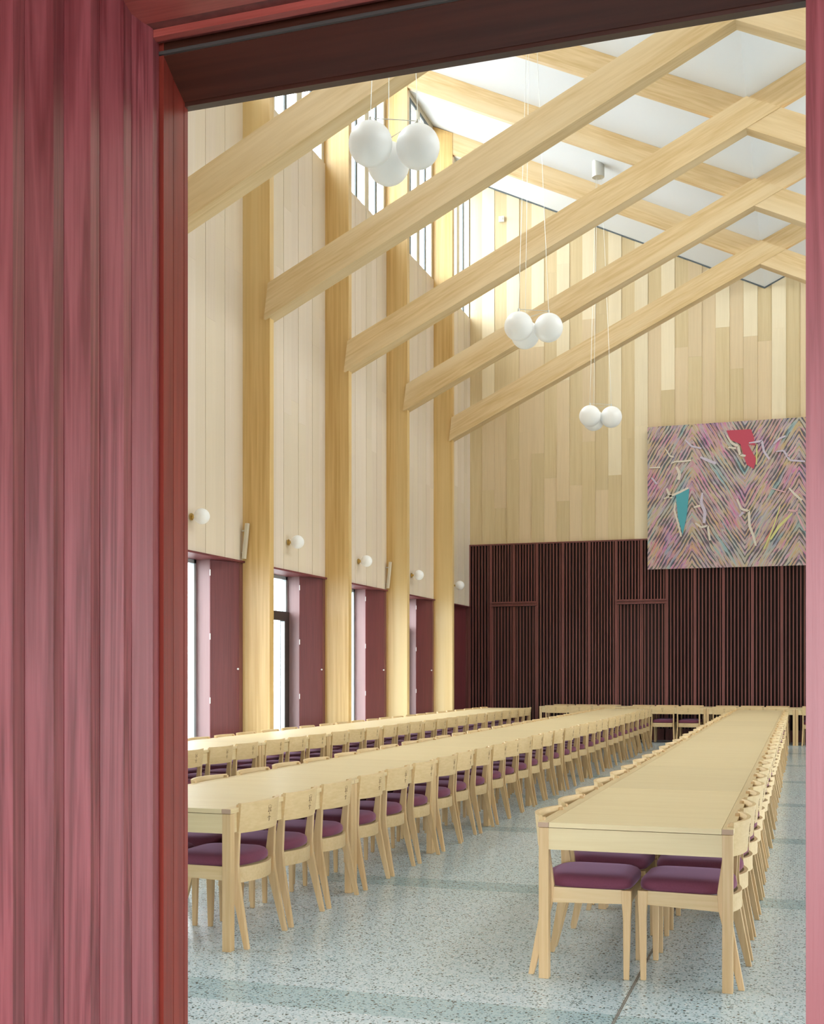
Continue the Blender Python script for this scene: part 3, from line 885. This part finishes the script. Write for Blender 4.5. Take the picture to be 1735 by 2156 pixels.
# high table across the far end
CY0 = 24.90
CX0, CPT = -5.366, 1.7494
for k in range(4):
    t = copy_tree(proto_t)
    t.location = (CX0 + CPT * (k + .5), CY0 + .4525, 0)
    t.rotation_euler = (0, 0, PI / 2)
    t.scale = (1, CPT / TL, 1)
    lab = ['leftmost oak table of the cross row by the dark wall', 'second oak table from the left in the cross row', 'third oak table from the left in the cross row, behind the right row',
           'rightmost oak table of the cross row, partly behind the pink door post'][k]
    tag(t, lab, 'table', 'oak tables set across the far end')

# ---------------------------------------------------------------- chairs
def arc(x_end, x_mid, hw, n):
    """plan curve from y=-hw to y=hw bulging from x_end to x_mid"""
    return [(x_mid + (x_end - x_mid) * (abs(-1 + 2 * i / n)) ** 2.0, hw * (-1 + 2 * i / n)) for i in range(n + 1)]
def make_chair():
    root = empty('dining_chair')
    # backrest: curved board
    m = MB(); n = 18
    zb_, zt_ = .612, .772
    def lean(z): return -(z - .70) * .10
    rings = []
    for x, y in arc(-.207, -.266, .236, n):
        rings.append([(x + lean(zb_), y, zb_), (x + .019 + lean(zb_), y, zb_), (x + .019 + lean(zt_), y, zt_), (x + lean(zt_), y, zt_)])
    m.loft(rings, smooth=True)
    back = m.build('backrest', MAT['oakBack'], root)
    em = MB()
    def mark(y, z, w, h):
        y, z = y * .85 + .0, .694 + (z - .71) * .85
        x = -.266 - (z - .70) * .10
        em.box(x - .0012, x + .001, y - w / 2, y + w / 2, z - h / 2, z + h / 2)
    for s in (-1, 1):
        mark(s * .012, .737, .004, .026); mark(s * .015, .7495, .009, .004); mark(s * .0155, .7245, .010, .004)
        mark(s * .022, .760, .004, .003); mark(s * .020, .688, .004, .003); mark(s * .006, .765, .004, .003)
        mark(s * .007, .690, .006, .004); mark(s * .008, .742, .004, .003)
    mark(0, .712, .003, .012); mark(0, .685, .004, .028); mark(0, .665, .008, .003)
    em.build('carved_emblem', MAT['engrave'], back)
    # rear legs, kinked and tapering
    for s in (-1, 1):
        l = MB(); y = s * .222
        prof = [(0, -.262, -.235), (.22, -.222, -.178), (.36, -.197, -.143), (.44, -.191, -.138), (.56, -.196, -.155), (.765, -.2065, -.184)]
        rings = []
        for z, x0, x1 in prof:
            k = .5 if z < .1 else 1
            yo = y + s * (.016 if z < .1 else (0 if z > .3 else .006))
            rings.append([(x0, yo - .013, z), (x1, yo - .013, z), (x1, yo + .013, z), (x0, yo + .013, z)])
        l.loft(rings, smooth=False)
        l.build('leg', MAT['oakZ'], root, bevel=.003)
        l = MB(); y = s * .205
        rings = []
        for z, w, dx in ((0, .026, .012), (.30, .036, .004), (.365, .045, 0), (.428, .047, 0)):
            xf = .232 - dx
            rings.append([(xf - w, y - w / 2 * .8, z), (xf, y - w / 2 * .8, z), (xf, y + w / 2 * .8, z), (xf - w, y + w / 2 * .8, z)])
        l.loft(rings, smooth=False)
        l.build('leg', MAT['oakZ'], root, bevel=.003)
    # rails
    r = MB()
    for s in (-1, 1):
        pts = [(-.17, s * .222), (.20, s * .207)]
        r.hexa([(pts[0][0], pts[0][1] - .009, .352), (pts[1][0], pts[1][1] - .009, .362), (pts[1][0], pts[1][1] + .009, .362), (pts[0][0], pts[0][1] + .009, .352)],
               [(pts[0][0], pts[0][1] - .009, .428), (pts[1][0], pts[1][1] - .009, .428), (pts[1][0], pts[1][1] + .009, .428), (pts[0][0], pts[0][1] + .009, .428)])
    n = 10
    yy = [-.185 + .37 * i / n for i in range(n + 1)]
    for i in range(n):
        def zz(y): return .352 + .012 * (1 - (y / .185) ** 2)
        a, b_ = yy[i], yy[i + 1]
        r.hexa([(.205, a, zz(a)), (.224, a, zz(a)), (.224, b_, zz(b_)), (.205, b_, zz(b_))], [(.205, a, .428), (.224, a, .428), (.224, b_, .428), (.205, b_, .428)])
    o = arc(-.175, -.232, .212, 12)
    for i in range(12):
        (xa_, ya_), (xb_, yb_) = o[i], o[i + 1]
        def zl(y): return .345
        r.hexa([(xa_, ya_, .342), (xa_ + .02, ya_, .342), (xb_ + .02, yb_, .342), (xb_, yb_, .342)], [(xa_, ya_, .424), (xa_ + .02, ya_, .424), (xb_ + .02, yb_, .424), (xb_, yb_, .424)])
    r.build('seat_frame', MAT['oakFrame'], root)
    # cushion
    def outline(k, n=40):
        pts = []
        for i in range(n):
            t = 2 * PI * i / n
            cx2, sy2 = math.cos(t), math.sin(t)
            e = .38
            x = .222 * (abs(cx2) ** e) * (1 if cx2 > 0 else -1) + .012
            y = .226 * (abs(sy2) ** e) * (1 if sy2 > 0 else -1)
            if x < 0: x = x * (1.0 - .22 * (y / .226) ** 2)
            pts.append((x * k, y * k))
        return pts
    c = MB(); rings = []
    for z, k in ((.4285, .955), (.436, .99), (.452, 1.0), (.468, .985), (.480, .94), (.488, .86), (.493, .72), (.496, .5), (.497, .2)):
        rings.append([(x, y, z) for x, y in outline(k)])
    c.loft(rings); c.build('seat_cushion', MAT['cushion'], root)
    return root

proto_c = make_chair(); used_c = False
def chair(x, y, rz, label, group):
    global used_c
    c = proto_c if not used_c else copy_tree(proto_c); used_c = True
    c.location = (x, y, 0); c.rotation_euler = (0, 0, rz)
    return tag(c, label, 'chair', group)
CD = .248           # chair middle to table centre
rj = random.Random(3)
side_words = {('right', -1): 'left side of the right table row', ('right', 1): 'right side of the right table row',
              ('middle', -1): 'window side of the middle table row', ('middle', 1): 'aisle side of the middle table row',
              ('left', -1): 'wall side of the window-side row', ('left', 1): 'near side of the window-side row'}
for rn, xr, _ in ROWS:
    for sd in (-1, 1):
        idx = 0
        for k in range(start[rn], 10):
            for q in range(3):
                idx += 1
                y = Y0 + TP * k + (.325, .905, 1.475)[q] + rj.uniform(-.02, .02)
                x = xr + sd * (CD + rj.uniform(-.008, .014))
                pos = k * 3 + q + 1
                sw = side_words[(rn, sd)]
                w = ORD[pos]
                lab = 'oak chair, %s from the front, %s' % (w, sw)
                if pos == 30: lab = 'last oak chair at the far end, %s' % sw
                if pos == 1: lab = 'frontmost oak chair with plum seat, %s' % sw
                chair(x, y, (PI if sd > 0 else 0) + rj.uniform(-.03, .03), lab, 'oak chairs on the ' + sw)
# cross row
for sd, nm in ((-1, 'near'), (1, 'far')):
    for k in range(4):
        for q in range(3):
            x = CX0 + CPT * (k + .5) + (q - 1) * .512 + rj.uniform(-.012, .012)
            y = CY0 + .4525 + sd * (.245 if sd < 0 else .262)
            pos = k * 3 + q + 1
            chair(x, y, (PI / 2 if sd < 0 else -PI / 2) + rj.uniform(-.02, .02),
                  'oak chair, %s from the left on the %s side of the cross row' % (ORD[pos], nm), 'oak chairs on the %s side of the cross row' % nm)

# ---------------------------------------------------------------- entrance: red board lining, frame, lintel, post
XB = -1.5
YD = 2.686
fwl = MB()
fwl.box(XW - .4, XB - .14, YD + .016, YF, 0, 13.2); fwl.box(.34, 2 * XM - XW + .4, YD + .016, YF, 0, 13.2)
fwl.box(XB - .14, .34, YD + .016, YF, 3.11, 13.2)
tag(fwl.build('wall_front', MAT['render']), kind='structure')
# profiled boards on the left reveal
edges_y = [2.5605]
for yy in (2.434, 2.301, 2.165, 2.030): edges_y.append(yy)
while edges_y[-1] > -4.6: edges_y.append(edges_y[-1] - .134)
edges_y = edges_y[::-1]
lb = MB()
for a, b_ in zip(edges_y[:-1], edges_y[1:]):
    g = .003
    w = b_ - a
    pr = [(XB - .03, a + g), (XB - .007, a + g), (XB + .005, a + g + (w - g) * .60), (XB - .007, b_), (XB - .03, b_)]
    lb.prism(pr, -.13, 3.035)
bk2 = MB(); bk2.box(XB - .2, XB - .028, -4.8, 2.62, -.13, 3.035)
wp = tag(bk2.build('wall_passage', MAT['black']), kind='structure')
lb.build('red_boards', MAT['redboard'], wp)
# door frame
fr = empty('door_3'); tag(fr, kind='structure')
j = MB()
j.prism([(XB - .2, 2.564), (XB + .004, 2.564), (XB + .002, 2.614), (XB - .004, 2.618), (XB - .2, 2.618)], -.13, 3.03); j.build('outer_jamb', MAT['redframe'], fr)
j = MB(); j.prism([(XB - .2, 2.618), (XB + .001, 2.618), (XB + .001, 2.669), (XB - .2, 2.669)], -.13, 3.03)
j.build('inner_jamb', MAT['redframe'], fr)
j = MB(); j.box(XB - .2, XB + .001, 2.672, 2.690, -.13, 3.03); j.build('jamb_bead', MAT['redframe'], fr)
# lintel with a raked underside
l = MB()
p = [(2.566, 2.988), (2.672, 2.924), (2.672, 3.03), (2.566, 3.03)]
l.hexa([(XB - .2, a, b) for a, b in p], [(.5, a, b) for a, b in p]); l.build('lintel', MAT['brown'], fr)
l = MB(); l.box(XB - .2, .5, 2.674, 2.700, 2.914, 3.03); l.build('lintel_bead', MAT['brown'], fr)
l = MB(); l.box(XB - .2, .5, 2.558, 2.567, 2.990, 2.998); l.build('seal', MAT['gasket'], fr)
# soffit of red boards over the entrance
so = MB()
PB_ = -4.8
prof = [(2.545, 3.020), (2.520, 3.020), (2.508, 3.012), (2.480, 3.012), (2.474, 3.028), (2.445, 3.034), (2.30, 3.034), (2.298, 3.028)]
yb0 = 2.545
segs = [(2.538, 2.556, 3.016, 2), (2.516, 2.538, 3.010, 0), (2.488, 2.516, 3.028, 2)]
for a, b_, z, mi in segs: so.box(XB - .01, 3.0, a, b_, z, 3.10, mi)
y = 2.488
while y > PB_ + .2:
    so.box(XB - .2, 4.6, y - .19, y - .003, 3.026, 3.10, 0)
    so.box(XB - .2, 4.6, y - .003, y, 3.04, 3.10, 3); y -= .19
so.box(XB - .2, 3.0, 2.556, 2.70, 3.031, 3.10, 3)
tag(so.build('trim_2', [MAT['redboardX'], MAT['redboardX'], MAT['slat'], MAT['black']]), kind='structure')
# right-hand post
rp = MB(); rp.box(.0085, .34, 2.60, 2.672, -.13, 3.03); rp.box(.02, .34, 2.672, 2.70, -.13, 3.03)
tag(rp.build('trim_5', MAT['redboard']), kind='structure')
# porch: unseen walls and deep canopy added to limit the daylight, open behind the viewer
PB, PX = -4.8, 4.6
ow = MB(); ow.box(.34, 4.6, 2.60, 2.7, -.13, 3.03, 1); ow.box(XB - 6, XB - .2, 2.60, 2.7, -.13, 13.0); ow.box(PX, 14, 2.60, 2.7, 3.03, 13.0)
ow.box(XB - .4, PX, 2.60, 2.7, 3.10, 13.0)
ow.box(XB - .4, PX, PB - .2, 2.60, 3.10, 3.5); ow.box(XB - .4, XB - .2, PB, 2.60, -.13, 3.1); ow.box(PX, PX + .2, PB, 2.60, -.13, 3.1); ow.box(XB - .2, PX, PB - .2, PB, 2.62, 3.1)  # canopy, side walls and low end beam, added to cut high-angle light
tag(ow.build('wall_porch_added', [MAT['render'], MAT['redpanel']]), kind='structure')
pf_ = MB(); pf_.box(XB - .2, PX, PB, 2.70, -.14, -.002)
tag(pf_.build('porch_floor', MAT['paving']), 'pale paved floor of the entrance porch', 'floor', kind='structure')
